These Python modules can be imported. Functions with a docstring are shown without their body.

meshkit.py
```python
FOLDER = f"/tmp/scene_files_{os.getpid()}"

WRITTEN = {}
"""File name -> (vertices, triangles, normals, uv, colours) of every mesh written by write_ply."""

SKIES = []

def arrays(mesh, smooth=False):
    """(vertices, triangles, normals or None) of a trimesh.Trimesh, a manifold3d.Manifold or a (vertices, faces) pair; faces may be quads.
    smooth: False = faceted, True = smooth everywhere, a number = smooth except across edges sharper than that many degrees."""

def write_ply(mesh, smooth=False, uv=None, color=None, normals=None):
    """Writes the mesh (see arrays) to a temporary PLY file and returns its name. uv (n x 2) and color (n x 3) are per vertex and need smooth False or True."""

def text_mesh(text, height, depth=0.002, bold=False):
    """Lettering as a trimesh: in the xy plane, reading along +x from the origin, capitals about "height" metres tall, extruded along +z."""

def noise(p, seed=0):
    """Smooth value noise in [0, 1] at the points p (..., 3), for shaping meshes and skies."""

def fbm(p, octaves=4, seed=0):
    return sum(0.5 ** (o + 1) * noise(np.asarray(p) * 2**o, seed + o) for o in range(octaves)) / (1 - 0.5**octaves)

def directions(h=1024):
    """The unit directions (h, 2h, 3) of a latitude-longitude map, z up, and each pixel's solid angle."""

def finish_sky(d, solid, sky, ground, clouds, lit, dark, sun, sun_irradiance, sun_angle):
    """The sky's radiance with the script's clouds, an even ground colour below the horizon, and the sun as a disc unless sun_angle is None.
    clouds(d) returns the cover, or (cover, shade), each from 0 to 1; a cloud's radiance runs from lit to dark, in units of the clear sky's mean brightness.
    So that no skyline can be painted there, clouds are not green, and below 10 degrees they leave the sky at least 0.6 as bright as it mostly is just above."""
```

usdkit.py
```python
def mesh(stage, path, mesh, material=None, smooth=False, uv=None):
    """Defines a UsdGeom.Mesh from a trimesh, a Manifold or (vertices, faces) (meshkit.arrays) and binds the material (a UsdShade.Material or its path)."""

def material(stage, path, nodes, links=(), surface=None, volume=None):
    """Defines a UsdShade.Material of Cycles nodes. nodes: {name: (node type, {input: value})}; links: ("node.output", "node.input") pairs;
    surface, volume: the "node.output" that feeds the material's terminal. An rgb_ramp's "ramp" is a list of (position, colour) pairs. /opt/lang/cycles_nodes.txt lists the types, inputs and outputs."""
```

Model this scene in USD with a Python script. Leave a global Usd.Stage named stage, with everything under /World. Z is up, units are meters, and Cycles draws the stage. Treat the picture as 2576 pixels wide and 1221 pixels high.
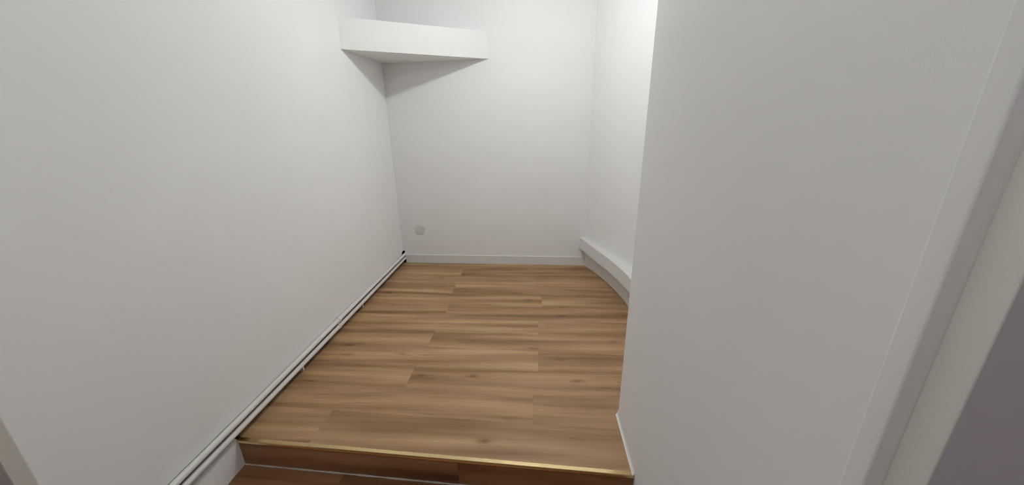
import math, random
import numpy as np
import trimesh, manifold3d, shapely
from shapely.geometry import Polygon, LineString
import usdkit
from pxr import Usd, UsdGeom, UsdLux, UsdShade, Gf, Sdf

random.seed(7); np.random.seed(7)
stage = Usd.Stage.CreateInMemory()
UsdGeom.SetStageUpAxis(stage, UsdGeom.Tokens.z); UsdGeom.SetStageMetersPerUnit(stage, 1.0)
world = UsdGeom.Xform.Define(stage, '/World'); stage.SetDefaultPrim(world.GetPrim())
UsdGeom.Scope.Define(stage, '/World/Looks')

# ---------------------------------------------------------------- camera, light, exposure
F, CX, CY, EYE = 900.0, 1288.0, 610.5, 1.45      # focal length in pixels of the 2576 px frame, eye height over the upper floor
EXPOSURE = 1.21
LAMP = (-0.08, 2.30, 2.70)   # the ceiling lamp of the little room, above the frame
LAMP_R, LAMP_POWER = 0.075, 99.0
LAMP_ZS = 0.75                                    # the globe's height against its width
LAMP_COLOR = (0.955, 1.0, 1.015)
FILL_LAMP = (-0.25, -0.18, 2.70); FILL_POWER = 71.0; FILL_ZS = 0.35  # unseen fill lamp, added in the hall to brighten the near walls

def unit(v): v = np.asarray(v, float); return v / np.linalg.norm(v)
down = unit([(1330 - CX) / F, (3368 - CY) / F, 1.0])
ax = (1343 - CX) / F
fwd = unit([ax, -(ax * down[0] + down[2]) / down[1], 1.0])
R = np.array([np.cross(fwd, -down), fwd, -down])  # world from camera (x right, y down, z forward)
cam = UsdGeom.Camera.Define(stage, '/World/camera')
m = np.eye(4); m[0, :3] = R @ [1, 0, 0]; m[1, :3] = R @ [0, -1, 0]; m[2, :3] = R @ [0, 0, -1]; m[3, :3] = (0, 0, EYE)
cam.AddTransformOp().Set(Gf.Matrix4d(m.tolist()))
cam.CreateHorizontalApertureAttr(36.0); cam.CreateVerticalApertureAttr(36.0 * 1221 / 2576)
cam.CreateFocalLengthAttr(36.0 * F / 2576); cam.CreateClippingRangeAttr(Gf.Vec2f(0.01, 100)); cam.CreateExposureAttr(EXPOSURE)

# ---------------------------------------------------------------- materials
def mat(name, nodes, links, surface='p.BSDF'):
    return usdkit.material(stage, '/World/Looks/' + name, nodes, links, surface=surface)

def paint(name, color, rough=0.6, spec=0.3, bump=0.0006, var=0.012):
    c0 = tuple(c * (1 - var) for c in color); c1 = tuple(min(1, c * (1 + var)) for c in color)
    return mat(name, {
        'g': ('geometry', {}),
        'n': ('noise_texture', {'scale': 2.3, 'detail': 4.0}),
        'r': ('rgb_ramp', {'ramp': [(0.3, c0), (0.7, c1)]}),
        'f': ('noise_texture', {'scale': 160.0, 'detail': 3.0, 'roughness': 0.6}),
        'b': ('bump', {'strength': 0.25, 'distance': bump}),
        'p': ('principled_bsdf', {'roughness': rough, 'specular_ior_level': spec, 'diffuse_roughness': 0.4})},
        [('g.position', 'n.vector'), ('n.fac', 'r.fac'), ('r.color', 'p.base_color'), ('g.position', 'f.vector'), ('f.fac', 'b.height'), ('b.normal', 'p.normal')])

M = {}
M['wall'] = paint('wall_paint', (0.900, 0.893, 0.878))
M['hall'] = paint('hall_paint', (0.66, 0.61, 0.63))
M['ceiling'] = paint('ceiling_paint', (0.87, 0.865, 0.855))
M['trim'] = paint('trim_paint', (0.80, 0.79, 0.775), rough=0.4, spec=0.4, bump=0.0003)
M['plaster'] = paint('rough_plaster', (0.86, 0.84, 0.81), bump=0.0015)
M['frame'] = paint('frame_paint', (0.92, 0.90, 0.83), rough=0.4, spec=0.4, bump=0.0003)
M['pipe'] = paint('pipe_enamel', (0.83, 0.81, 0.78), rough=0.35, spec=0.5, bump=0.0002)
M['raw'] = paint('raw_render', (0.20, 0.17, 0.14), rough=0.9, bump=0.003, var=0.2)
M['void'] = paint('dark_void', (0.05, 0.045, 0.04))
M['sub'] = paint('subfloor', (0.12, 0.105, 0.09))
M['sealant'] = paint('sealant', (0.62, 0.58, 0.53), rough=0.5, bump=0.002, var=0.15)
M['plate'] = paint('plate_plastic', (0.75, 0.735, 0.715), rough=0.4, spec=0.5, bump=0.0001)
M['brass'] = mat('brass', {
    'g': ('geometry', {}), 'mp': ('mapping', {'scale': (3.0, 60.0, 60.0)}),
    'n': ('noise_texture', {'scale': 6.0, 'detail': 3.0}),
    'r': ('map_range', {'from_min': 0.3, 'from_max': 0.7, 'to_min': 0.24, 'to_max': 0.28}),
    'p': ('principled_bsdf', {'base_color': (0.80, 0.62, 0.33), 'metallic': 1.0, 'roughness': 0.28})},
    [('g.position', 'mp.vector'), ('mp.vector', 'n.vector'), ('n.fac', 'r.value'), ('r.result', 'p.roughness')])

def wood(name, tint=(1.0, 1.0, 1.0)):
    return mat(name, {
        'g': ('geometry', {}), 'o': ('object_info', {}),
        'sh': ('math', {'math_type': 'multiply', 'value2': 53.0}),
        'cv': ('combine_xyz', {}), 'off': ('mapping', {}),
        # the grain wanders a little
        'mw': ('mapping', {'scale': (1.1, 3.0, 3.0)}), 'warp': ('noise_texture', {'scale': 1.0, 'detail': 1.0}),
        'wmix': ('mix', {'mix_type': 'linear_light', 'fac': 0.022}),
        # broad bands along the board
        'm1': ('mapping', {'scale': (0.62, 11.0, 11.0)}), 'n1': ('noise_texture', {'scale': 1.0, 'detail': 2.5, 'roughness': 0.5}),
        'r1': ('rgb_ramp', {'ramp': [(0.28, (0.230, 0.125, 0.056)), (0.42, (0.350, 0.207, 0.100)), (0.56, (0.480, 0.302, 0.155)), (0.74, (0.620, 0.412, 0.225))]}),
        # cloudy patches, greyer
        'm5': ('mapping', {'scale': (1.6, 5.0, 5.0)}), 'n5': ('noise_texture', {'scale': 1.0, 'detail': 2.0}),
        'r5': ('rgb_ramp', {'ramp': [(0.30, (0.86, 0.83, 0.82)), (0.62, (1.0, 1.0, 1.0))]}),
        'x5': ('mix', {'mix_type': 'multiply', 'fac': 0.9}),
        # fine fibre
        'm2': ('mapping', {'scale': (2.5, 120.0, 120.0)}), 'n2': ('noise_texture', {'scale': 1.0, 'detail': 4.0, 'roughness': 0.6}),
        'r2': ('rgb_ramp', {'ramp': [(0.3, (0.86, 0.84, 0.82)), (0.6, (1.02, 1.02, 1.02))]}),
        'x2': ('mix', {'mix_type': 'multiply', 'fac': 0.6}),
        # knots, in some of the cells only
        'm3': ('mapping', {'scale': (2.6, 6.4, 6.4)}), 'nk': ('noise_texture', {'scale': 3.0, 'detail': 2.0}), 'wk': ('mix', {'mix_type': 'linear_light', 'fac': 0.10}),
        'v3': ('voronoi_texture', {'scale': 1.2, 'randomness': 1.0}),
        'r3': ('rgb_ramp', {'ramp': [(0.0, (0.40, 0.33, 0.28)), (0.05, (0.62, 0.55, 0.50)), (0.12, (0.85, 0.82, 0.79)), (0.22, (1.0, 1.0, 1.0))]}),
        'sk': ('separate_color', {}), 'gk': ('math', {'math_type': 'greater_than', 'value2': 0.45}),
        'x3': ('mix', {'mix_type': 'multiply'}),
        # thin dark cracks and mineral streaks
        'm4': ('mapping', {'scale': (0.8, 17.0, 17.0)}), 'n4': ('noise_texture', {'scale': 1.0, 'detail': 1.5, 'roughness': 0.5}),
        'r4': ('rgb_ramp', {'ramp': [(0.352, (1.0, 1.0, 1.0)), (0.362, (0.60, 0.52, 0.46)), (0.372, (1.0, 1.0, 1.0))]}),
        'm6': ('mapping', {'scale': (2.2, 5.0, 5.0)}), 'n6': ('noise_texture', {'scale': 1.0, 'detail': 1.0}),
        'g6': ('map_range', {'from_min': 0.50, 'from_max': 0.58, 'to_min': 0.0, 'to_max': 0.9, 'clamp': True}),
        'x4': ('mix', {'mix_type': 'multiply'}),
        'tone': ('map_range', {'to_min': 0.93, 'to_max': 1.07}),
        'hs': ('hsv', {'saturation': 1.0}),
        'ti': ('mix', {'mix_type': 'multiply', 'fac': 1.0, 'color2': tint}),
        'bp': ('bump', {'strength': 0.12, 'distance': 0.0005}),
        'p': ('principled_bsdf', {'roughness': 0.45, 'specular_ior_level': 0.42})},
        [('o.random', 'sh.value1'), ('sh.value', 'cv.x'), ('sh.value', 'cv.y'), ('cv.vector', 'off.location'), ('g.position', 'off.vector'),
         ('off.vector', 'mw.vector'), ('mw.vector', 'warp.vector'), ('off.vector', 'wmix.color1'), ('warp.color', 'wmix.color2'),
         ('wmix.color', 'm1.vector'), ('m1.vector', 'n1.vector'), ('n1.fac', 'r1.fac'),
         ('wmix.color', 'm5.vector'), ('m5.vector', 'n5.vector'), ('n5.fac', 'r5.fac'), ('r1.color', 'x5.color1'), ('r5.color', 'x5.color2'),
         ('wmix.color', 'm2.vector'), ('m2.vector', 'n2.vector'), ('n2.fac', 'r2.fac'), ('x5.color', 'x2.color1'), ('r2.color', 'x2.color2'),
         ('wmix.color', 'm3.vector'), ('m3.vector', 'nk.vector'), ('m3.vector', 'wk.color1'), ('nk.color', 'wk.color2'), ('wk.color', 'v3.vector'), ('v3.distance', 'r3.fac'),
         ('v3.color', 'sk.color'), ('sk.r', 'gk.value1'), ('gk.value', 'x3.fac'), ('x2.color', 'x3.color1'), ('r3.color', 'x3.color2'),
         ('wmix.color', 'm4.vector'), ('m4.vector', 'n4.vector'), ('n4.fac', 'r4.fac'), ('off.vector', 'm6.vector'), ('m6.vector', 'n6.vector'), ('n6.fac', 'g6.value'), ('g6.result', 'x4.fac'),
         ('x3.color', 'x4.color1'), ('r4.color', 'x4.color2'),
         ('o.random', 'tone.value'), ('tone.result', 'hs.value'), ('x4.color', 'hs.color'), ('hs.color', 'ti.color1'), ('ti.color', 'p.base_color'), ('n2.fac', 'bp.height'), ('bp.normal', 'p.normal')])
M['wood'] = wood('oak_laminate')
M['wood_step'] = wood('oak_laminate_tinted', (0.80, 0.65, 0.61))       # the oak laminate with a darker, redder tint, for step and hall floor
M['lamp'] = mat('lamp_glass', {'e': ('emission', {'color': LAMP_COLOR, 'strength': LAMP_POWER})}, [], 'e.emission')
M['fill_lamp'] = mat('fill_lamp_glow', {'e': ('emission', {'color': LAMP_COLOR, 'strength': FILL_POWER})}, [], 'e.emission')

# ---------------------------------------------------------------- helpers
used = {}
def path_for(name, parent):
    base = str(parent.GetPath()) if parent else '/World'
    k = (base, name); n = used.get(k, 0); used[k] = n + 1
    return f'{base}/{name}' + (f'_{n:03d}' if n else '')

def mark(p, **kw):
    for k, v in kw.items():
        if v: p.SetCustomDataByKey(k, v)
    return p

def obj(name, mesh, material, parent=None, smooth=35, **kw):
    return mark(usdkit.mesh(stage, path_for(name, parent), mesh, M[material], smooth=smooth).GetPrim(), **kw)

def thing(name, **kw):
    return mark(UsdGeom.Xform.Define(stage, path_for(name, None)).GetPrim(), **kw)

def prism(pts, z0, z1):
    """A plan polygon (list of xy or a shapely polygon) raised from z0 to z1."""
    g = pts if isinstance(pts, Polygon) else Polygon(pts)
    t = trimesh.creation.extrude_polygon(shapely.geometry.polygon.orient(g), z1 - z0, engine='earcut')
    t.apply_translation((0, 0, z0)); return t

def box(x0, x1, y0, y1, z0, z1):
    return prism([(x0, y0), (x1, y0), (x1, y1), (x0, y1)], z0, z1)

def hull(pts):
    return manifold3d.Manifold.hull_points(np.asarray(pts, float))

def rounded(g, r):
    """Rounds the convex corners of a plan polygon."""
    return Polygon(g).buffer(-r, join_style='mitre').buffer(r, quad_segs=6).simplify(0.0002)

def yz_prism(g, x0, x1):
    """A polygon in (y, z) given thickness from x0 to x1."""
    t = trimesh.creation.extrude_polygon(shapely.geometry.polygon.orient(Polygon(g) if not isinstance(g, Polygon) else g), x1 - x0, engine='earcut')
    v = t.vertices; t.vertices = np.column_stack([v[:, 2] + x0, v[:, 0], v[:, 1]]); t.fix_normals(); return t

def tube(y0, y1, x, z, r, n=28, wob=0.0):
    ys = np.linspace(y0, y1, 40); a = np.linspace(0, 2 * np.pi, n, endpoint=False)
    xs = x + wob * np.sin(ys * 2.1 + z * 50); zs = z + wob * np.sin(ys * 1.6 + 1 + z * 30)
    v = np.array([(xx + r * math.cos(t), yy, zz + r * math.sin(t)) for xx, yy, zz in zip(xs, ys, zs) for t in a])
    f = []
    for i in range(len(ys) - 1):
        for j in range(n):
            p, q = i * n + j, i * n + (j + 1) % n
            f += [(p, q, q + n), (p, q + n, p + n)]
    c0, c1 = len(v), len(v) + 1
    v = np.vstack([v, (xs[0], y0, zs[0]), (xs[-1], y1, zs[-1])])
    for j in range(n):
        f += [(c0, (j + 1) % n, j), (c1, c0 - n + j, c0 - n + (j + 1) % n)]
    t = trimesh.Trimesh(v, f, process=False); t.fix_normals(); return t

def smooth_line(pts, n=40):
    from scipy.interpolate import PchipInterpolator
    p = np.asarray(pts, float)[::-1]                       # increasing y
    y = np.linspace(p[0, 1], p[-1, 1], n)
    return np.column_stack([PchipInterpolator(p[:, 1], p[:, 0])(y), y])[::-1]

# ---------------------------------------------------------------- setting: walls, ceiling
STEP = -0.16                # level of the lower floor
TOP = 2.78                  # ceiling
XL = -1.455                 # face of the left wall
yb = lambda x: 3.701 - 0.0211 * (x + 1.448)              # face of the back wall
yn = lambda x: 1.2795 - 0.0528 * (x + 1.335)             # front of the step nosing
XR = 0.441                  # face of the near right wall

# left wall: a slab with a chipped notch in the far corner, where the pipes go through
WB = 0.104                   # the plaster ends behind the upper pipe; below it the wall is raw and set back
g = Polygon([(0.70, WB), (3.650, WB), (3.660, 0.124), (3.672, 0.134), (yb(XL), 0.136), (yb(XL), TOP), (0.70, TOP)])
lw = thing('wall_left', kind='structure')
obj('wall_panel', yz_prism(g, XL - 0.12, XL), 'wall', lw, smooth=False)
obj('raw_wall', box(XL - 0.12, XL - 0.035, 0.70, 3.80, STEP, WB), 'raw', lw, smooth=False)
# back wall with the same hole at its left end
g = Polygon([(XL - 0.12, 0.140), (XL + 0.020, 0.139), (XL + 0.026, -0.02), (1.1, -0.02), (1.1, TOP), (XL - 0.12, TOP)])
t = trimesh.creation.extrude_polygon(g, 0.10, engine='earcut')
v = t.vertices; t.vertices = np.column_stack([v[:, 0], yb(v[:, 0]) + v[:, 2], v[:, 1]]); t.fix_normals()
obj('wall_back', t, 'wall', smooth=False, kind='structure')
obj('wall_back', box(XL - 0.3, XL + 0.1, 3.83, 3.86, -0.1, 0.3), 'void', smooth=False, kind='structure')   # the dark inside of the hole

RW = [(0.547, yb(0.547)), (0.819, 2.851), (0.93, 2.52), (0.95, 1.62)]
obj('wall_right', prism(RW + [(1.1, 1.62), (1.1, 3.66), (0.60, 3.66)], 0.305, TOP), 'wall', smooth=False, kind='structure')
near = rounded([(XR + 0.003, 1.524), (XR - 0.0045, 0.4045), (XR - 0.0058, 0.402), (XR - 0.003, 0.378), (0.487, 0.376), (1.25, 0.378), (1.25, 1.66), (0.95, 1.62), (0.95, 1.53)], 0.003)
obj('wall_right', prism(near, STEP, TOP), 'wall', kind='structure')

obj('ceiling', box(-2.6, 1.8, -2.2, 3.9, TOP, TOP + 0.1), 'ceiling', smooth=False, kind='structure')

# hall behind the camera
obj('wall_front', box(-2.6, 1.8, -2.2, -2.1, STEP, TOP), 'hall', smooth=False, kind='structure')
obj('wall_hall', box(-2.6, -2.5, -2.1, 0.69, STEP, TOP), 'hall', smooth=False, kind='structure')
obj('wall_hall', box(1.7, 1.8, -2.1, 0.36, STEP, TOP), 'hall', smooth=False, kind='structure')
obj('wall_hall', box(-2.5, XL - 0.022, 0.669, 0.6705, STEP, TOP), 'hall', smooth=False, kind='structure')
# door frame on the right: rebate with a rounded inner corner, then the hall face
arc = [(0.460 + 0.020 * math.sin(a), 0.3755 - 0.020 * (1 - math.cos(a))) for a in np.linspace(0, math.pi / 2, 16)]
fr = thing('door_1', kind='structure')
obj('door_jamb', prism(arc + [(0.4803, 0.3545), (0.4815, 0.3532), (0.56, 0.3525), (0.56, 0.3755)], STEP, TOP), 'frame', fr, smooth=False)
obj('wall_hall', prism([(0.4835, 0.3528), (1.7, 0.340), (1.7, 0.3755), (0.4835, 0.3755)], STEP, TOP), 'hall', smooth=False, kind='structure')
obj('door_jamb', prism([(XL - 0.0005, 0.702), (XL - 0.0005, 0.6985), (XL - 0.020, 0.671), (XL - 0.12, 0.671), (XL - 0.12, 0.702)], STEP, TOP), 'frame', fr)

# ---------------------------------------------------------------- floors
ledge = smooth_line([(0.490, 3.661), (0.512, 3.575), (0.600, 3.250), (0.668, 3.012), (0.719, 2.780), (0.746, 2.597), (0.762, 2.30), (0.768, 1.64)])
foot = smooth_line([(0.550, 3.659), (0.641, 3.410), (0.715, 3.171), (0.762, 2.960), (0.792, 2.751), (0.812, 2.45), (0.820, 1.64)])
ledge[0, 1] = yb(ledge[0, 0]); foot[0, 1] = yb(foot[0, 0])
region = Polygon([(XL - 0.022, yb(XL) - 0.002)] + [(x + 0.004, y) for x, y in foot] + [(0.80, 1.532), (XR + 0.002, 1.530), (XR - 0.001, yn(XR) + 0.018), (XL + 0.003, yn(XL) + 0.018), (XL + 0.003, yn(XL) + 0.028), (XL - 0.022, yn(XL) + 0.03)])
region = region.simplify(0.0015)
PS = -0.043                                                   # the boards run at a slight skew
row = lambda k, x: 3.311 - 0.2065 * k + PS * x
fl = thing('floor', kind='structure')
obj('subfloor', prism(Polygon([(XL, yb(XL)), (0.95, yb(0.95)), (0.95, 1.53), (XR, 1.53), (XR, yn(XR) + 0.03), (XL, yn(XL) + 0.03)]), -0.16, -0.0125), 'sub', fl, smooth=False)
GAP = 0.00018
joints = {-2: [0.02 - 0.765], -1: [0.022], 0: [-0.742], 1: [0.015], 2: [-0.742], 3: [0.076], 4: [-0.718], 5: [0.040], 6: [-0.733], 7: [0.034], 8: [-0.747], 9: [0.004], 10: [-1.082]}
for k in range(-2, 11):
    xs = [-2.0] + joints[k] + [1.5]
    lo = 1.0 if k == 10 else None
    for a, b in zip(xs[:-1], xs[1:]):
        a, b = a + GAP, b - GAP
        strip = Polygon([(a, row(k - 1 + 0, a) - GAP), (b, row(k - 1 + 0, b) - GAP), (b, (lo or row(k, b)) + GAP), (a, (lo or row(k, a)) + GAP)])
        q = strip.intersection(region)
        if q.is_empty or q.area < 0.002: continue
        if q.geom_type != 'Polygon': q = max(q.geoms, key=lambda s: s.area)
        obj('plank', prism(q, -0.012, 0.0), 'wood', fl, smooth=False)

# step: riser boards with their joint, brass nosing, sealant bead, lower floor
rs = thing('trim_1', kind='structure')
JX = -0.345
yr = lambda x: yn(x) + 0.007
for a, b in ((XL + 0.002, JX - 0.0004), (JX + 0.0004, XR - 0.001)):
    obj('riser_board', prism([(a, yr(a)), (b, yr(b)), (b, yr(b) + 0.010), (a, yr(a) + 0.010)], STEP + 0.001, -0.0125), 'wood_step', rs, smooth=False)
ns = []
NA, NB = XL + 0.004, XR - 0.002
prof = [(0.0, -0.014), (0.0, -0.003), (0.0012, 0.0), (0.0022, 0.0012), (0.020, 0.0014), (0.0205, 0.0002), (0.006, 0.0002), (0.005, -0.014)]
va = np.array([(NA, yn(NA) + p, z) for p, z in prof]); vb = np.array([(NB, yn(NB) + p, z) for p, z in prof])
cap = trimesh.creation.extrude_polygon(Polygon(prof), 1.0, engine='earcut')
v = cap.vertices; xx = NA + (NB - NA) * v[:, 2]; cap.vertices = np.column_stack([xx, yn(xx) + v[:, 0], v[:, 1]]); cap.fix_normals()
obj('stair_nosing', cap, 'brass', smooth=False, label='thin brass nosing strip along the edge of the wooden step', category='stair nosing')

lf = thing('floor', kind='structure')
obj('subfloor', box(-2.5, 1.7, -2.1, 1.45, STEP - 0.1, STEP - 0.0125), 'sub', lf, smooth=False)
lr = lambda k, x: yr(x) - 0.004 - 0.2065 * k
hallpoly = Polygon([(-2.5, -2.1), (1.7, -2.1), (1.7, 0.34), (0.5, 0.34), (XR - 0.006, 0.40), (XR, yr(XR) - 0.002), (XL + 0.002, yr(XL) - 0.002), (XL + 0.002, 0.66), (-2.5, 0.66)])
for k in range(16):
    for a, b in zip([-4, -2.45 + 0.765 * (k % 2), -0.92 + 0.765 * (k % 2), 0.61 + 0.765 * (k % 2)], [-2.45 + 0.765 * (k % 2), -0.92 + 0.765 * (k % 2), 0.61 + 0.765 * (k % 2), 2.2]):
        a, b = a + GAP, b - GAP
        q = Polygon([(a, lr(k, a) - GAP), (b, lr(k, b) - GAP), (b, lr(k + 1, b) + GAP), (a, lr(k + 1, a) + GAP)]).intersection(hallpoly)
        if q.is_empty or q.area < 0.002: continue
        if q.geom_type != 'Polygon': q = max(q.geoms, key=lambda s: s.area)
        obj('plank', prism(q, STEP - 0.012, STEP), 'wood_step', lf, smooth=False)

# sealant bead at the foot of the riser
xs = np.linspace(XL + 0.004, XR - 0.006, 90); n = 8; v = []; f = []
for i, x in enumerate(xs):
    r = 0.0052 + 0.0009 * math.sin(x * 37) + 0.0006 * random.uniform(-1, 1)
    for a in np.linspace(0, math.pi / 2, n): v.append((x, yr(x) - r * math.cos(a), STEP + r * math.sin(a)))
    v.append((x, yr(x), STEP))
w = n + 1
for i in range(len(xs) - 1):
    for j in range(w):
        p, q = i * w + j, i * w + (j + 1) % w
        f += [(p, q, q + w), (p, q + w, p + w)]
for o_ in (0, (len(xs) - 1) * w):
    f += [(o_, o_ + j, o_ + j + 1) for j in range(1, w - 1)]
t = trimesh.Trimesh(np.array(v), f, process=False); t.fix_normals()
obj('trim_2', t, 'sealant', kind='structure')

# ---------------------------------------------------------------- baseboards, ledge, wall foot
def board_back(x0, x1, h=0.0955, d=0.012, b=0.002):
    pr = Polygon([(0, 0.0005), (-d, 0.0005), (-d, h - b), (-d + b, h), (0, h)])
    t = trimesh.creation.extrude_polygon(shapely.geometry.polygon.orient(pr), 1.0, engine='earcut')
    v = t.vertices; xx = x0 + (x1 - x0) * v[:, 2]; t.vertices = np.column_stack([xx, yb(xx) + v[:, 0], v[:, 1]]); t.fix_normals(); return t
obj('baseboard_back', board_back(XL + 0.028, 0.5525), 'trim', smooth=False, kind='structure')

tr = thing('trim_3', kind='structure')
back = [(0.98, 1.64), (0.97, 2.52), (0.86, 2.851), (0.62, yb(0.62) - 0.002)]
obj('ledge_board', prism(Polygon([tuple(p) for p in ledge] + back), 0.198, 0.315), 'trim', tr)
obj('plinth', prism(Polygon([tuple(p) for p in foot] + [(0.945, 1.64), (0.93, 2.52), (0.821, 2.851), (0.60, 3.55)]), 0.0005, 0.199), 'plaster', tr)

# coved plaster foot of the near right wall
A = np.linspace(0, math.pi / 2, 9)
prof = [(0.0105 * (1 - math.sin(a)), 0.024 * (1 - math.cos(a))) for a in A]      # out from the wall, up
prof = [(p, z + 0.002) for p, z in prof] + [(-0.004, 0.026), (-0.004, 0.0005), (0.0105, 0.0005)]
t = trimesh.creation.extrude_polygon(shapely.geometry.polygon.orient(Polygon(prof)), 1.0, engine='earcut')
v = t.vertices; ys = 1.535 + (yn(XR) + 0.002 - 1.535) * v[:, 2]
t.vertices = np.column_stack([XR + 0.0040 - 0.0028 * v[:, 2] - v[:, 0], ys, v[:, 1]]); t.fix_normals()
obj('baseboard_right', t, 'wall', smooth=30, kind='structure')

# plaster plinth under the pipes, beside the step
pl = hull([(XL - 0.034, 0.72, STEP), (XL + 0.004, 0.72, STEP), (XL + 0.004, yr(XL), STEP), (XL - 0.034, yr(XL), STEP),
           (XL - 0.034, 0.72, 0.010), (XL + 0.001, 0.72, 0.006), (XL + 0.004, yr(XL), -0.001), (XL - 0.034, yr(XL), 0.012)])
obj('baseboard_left', pl, 'wall', smooth=False, kind='structure')

obj('baseboard_left', box(XL - 0.034, XL - 0.0005, 0.7025, 0.720, STEP, WB - 0.001), 'wall', smooth=False, kind='structure')

# ---------------------------------------------------------------- things
# boxed-in shelf across the far left corner
p1t, p1b = (XL, 2.952, 2.238), (XL, 2.934, 2.018)
p2b = (-0.424, yb(-0.424), 2.047)
p2t = (-0.424, yb(-0.424), 2.245); p2c = (-0.462, 3.652, 2.271)
cor = (XL, yb(XL))
obj('corner_shelf', hull([p1t, p1b, p2b, p2t, p2c, (-0.462, yb(-0.462), 2.271), (*cor, 2.245), (*cor, 2.035)]), 'wall', smooth=False,
    label='white boxed-in triangular shelf high across the far left corner', category='shelf')

# round blanking plate low on the back wall
t = manifold3d.Manifold.revolve(manifold3d.CrossSection([[(0, 0), (0.0575, 0), (0.0575, 0.003), (0.0555, 0.0052), (0.050, 0.006), (0, 0.0068)]]), 48)
mm = t.to_mesh(); v = np.array(mm.vert_properties[:, :3]); pc = -1.238
v = np.column_stack([pc + v[:, 0], yb(pc + v[:, 0]) - v[:, 2], 0.384 + v[:, 1]])
t = trimesh.Trimesh(v, np.array(mm.tri_verts), process=False); t.fix_normals()
obj('cover_plate', t, 'plate', smooth=25, label='round white cover plate low on the back wall', category='cover plate')

# the two heating pipes along the left wall
PX, PR = XL + 0.0185, 0.0148
for z, lab in ((0.1005, 'upper of the two white pipes running along the left wall'), (0.0537, 'lower of the two white pipes running along the left wall')):
    obj('heating_pipe', tube(0.705, 3.76, PX, z, PR, wob=0.0012), 'pipe', smooth=50, label=lab, category='pipe')

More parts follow.
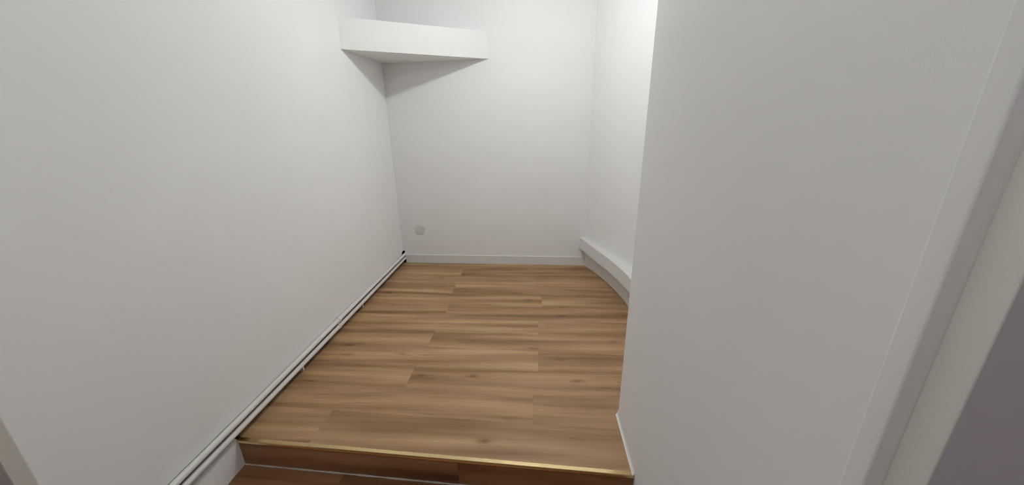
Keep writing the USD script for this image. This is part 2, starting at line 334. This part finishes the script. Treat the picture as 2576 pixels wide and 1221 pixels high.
def collar(y, z, w=0.020, r=0.0188):
    a = np.linspace(0, 2 * np.pi, 28, endpoint=False)
    return manifold3d.Manifold.cylinder(w, r, r, 28).translate((0, 0, -w / 2)).rotate((90, 0, 0)).translate((PX, y, z)) - manifold3d.Manifold.cylinder(w * 2, PR - 0.0008, PR - 0.0008, 28).translate((0, 0, -w)).rotate((90, 0, 0)).translate((PX, y, z))
cy = 2.262
c = thing('pipe_clip', label='double white pipe clip holding both pipes halfway along left wall', category='pipe clip')
obj('collar', collar(cy, 0.1005), 'pipe', c); obj('collar', collar(cy - 0.012, 0.0537), 'pipe', c)
obj('wall_tab', manifold3d.Manifold.cube((0.008, 0.020, 0.022), True).translate((XL + 0.004, cy + 0.012, 0.117)), 'pipe', c, smooth=False)
obj('wall_tab', manifold3d.Manifold.cube((0.012, 0.012, 0.022), True).translate((PX - 0.001, cy - 0.012, 0.077)), 'pipe', c, smooth=False)
for y, lab in ((2.62, 'small white clip tab under the lower pipe, nearer the back wall'), (1.80, 'small white clip tab under the lower pipe, nearer the step')):
    c = thing('pipe_clip', label=lab, category='pipe clip')
    obj('tab', manifold3d.Manifold.cube((0.005, 0.009, 0.028), True).translate((PX + 0.006, y, 0.030)), 'pipe', c, smooth=False)
    obj('foot', manifold3d.Manifold.cube((0.030, 0.009, 0.004), True).translate((PX - 0.009, y, 0.016)), 'pipe', c, smooth=False)

# ---------------------------------------------------------------- the room lamp and the added fill lamp (both outside the frame)
def lamp(at, look, lab, flat):
    l = thing('ceiling_lamp', label=lab, category='lamp')
    x, y, z = at
    s = trimesh.creation.icosphere(3, LAMP_R); s.vertices = s.vertices * (1, 1, flat) + np.array(at)
    obj('globe', s, look, l, smooth=True)
    b = manifold3d.Manifold.cylinder(TOP - z - 0.012, LAMP_R * 1.02, LAMP_R * 1.05, 48).translate((x, y, z + 0.012))
    obj('base', b, 'trim', l)
lamp(LAMP, 'lamp', 'round globe lamp on the ceiling of the small room', LAMP_ZS)
lamp(FILL_LAMP, 'fill_lamp', 'added fill lamp under the hall ceiling, out of view', FILL_ZS)
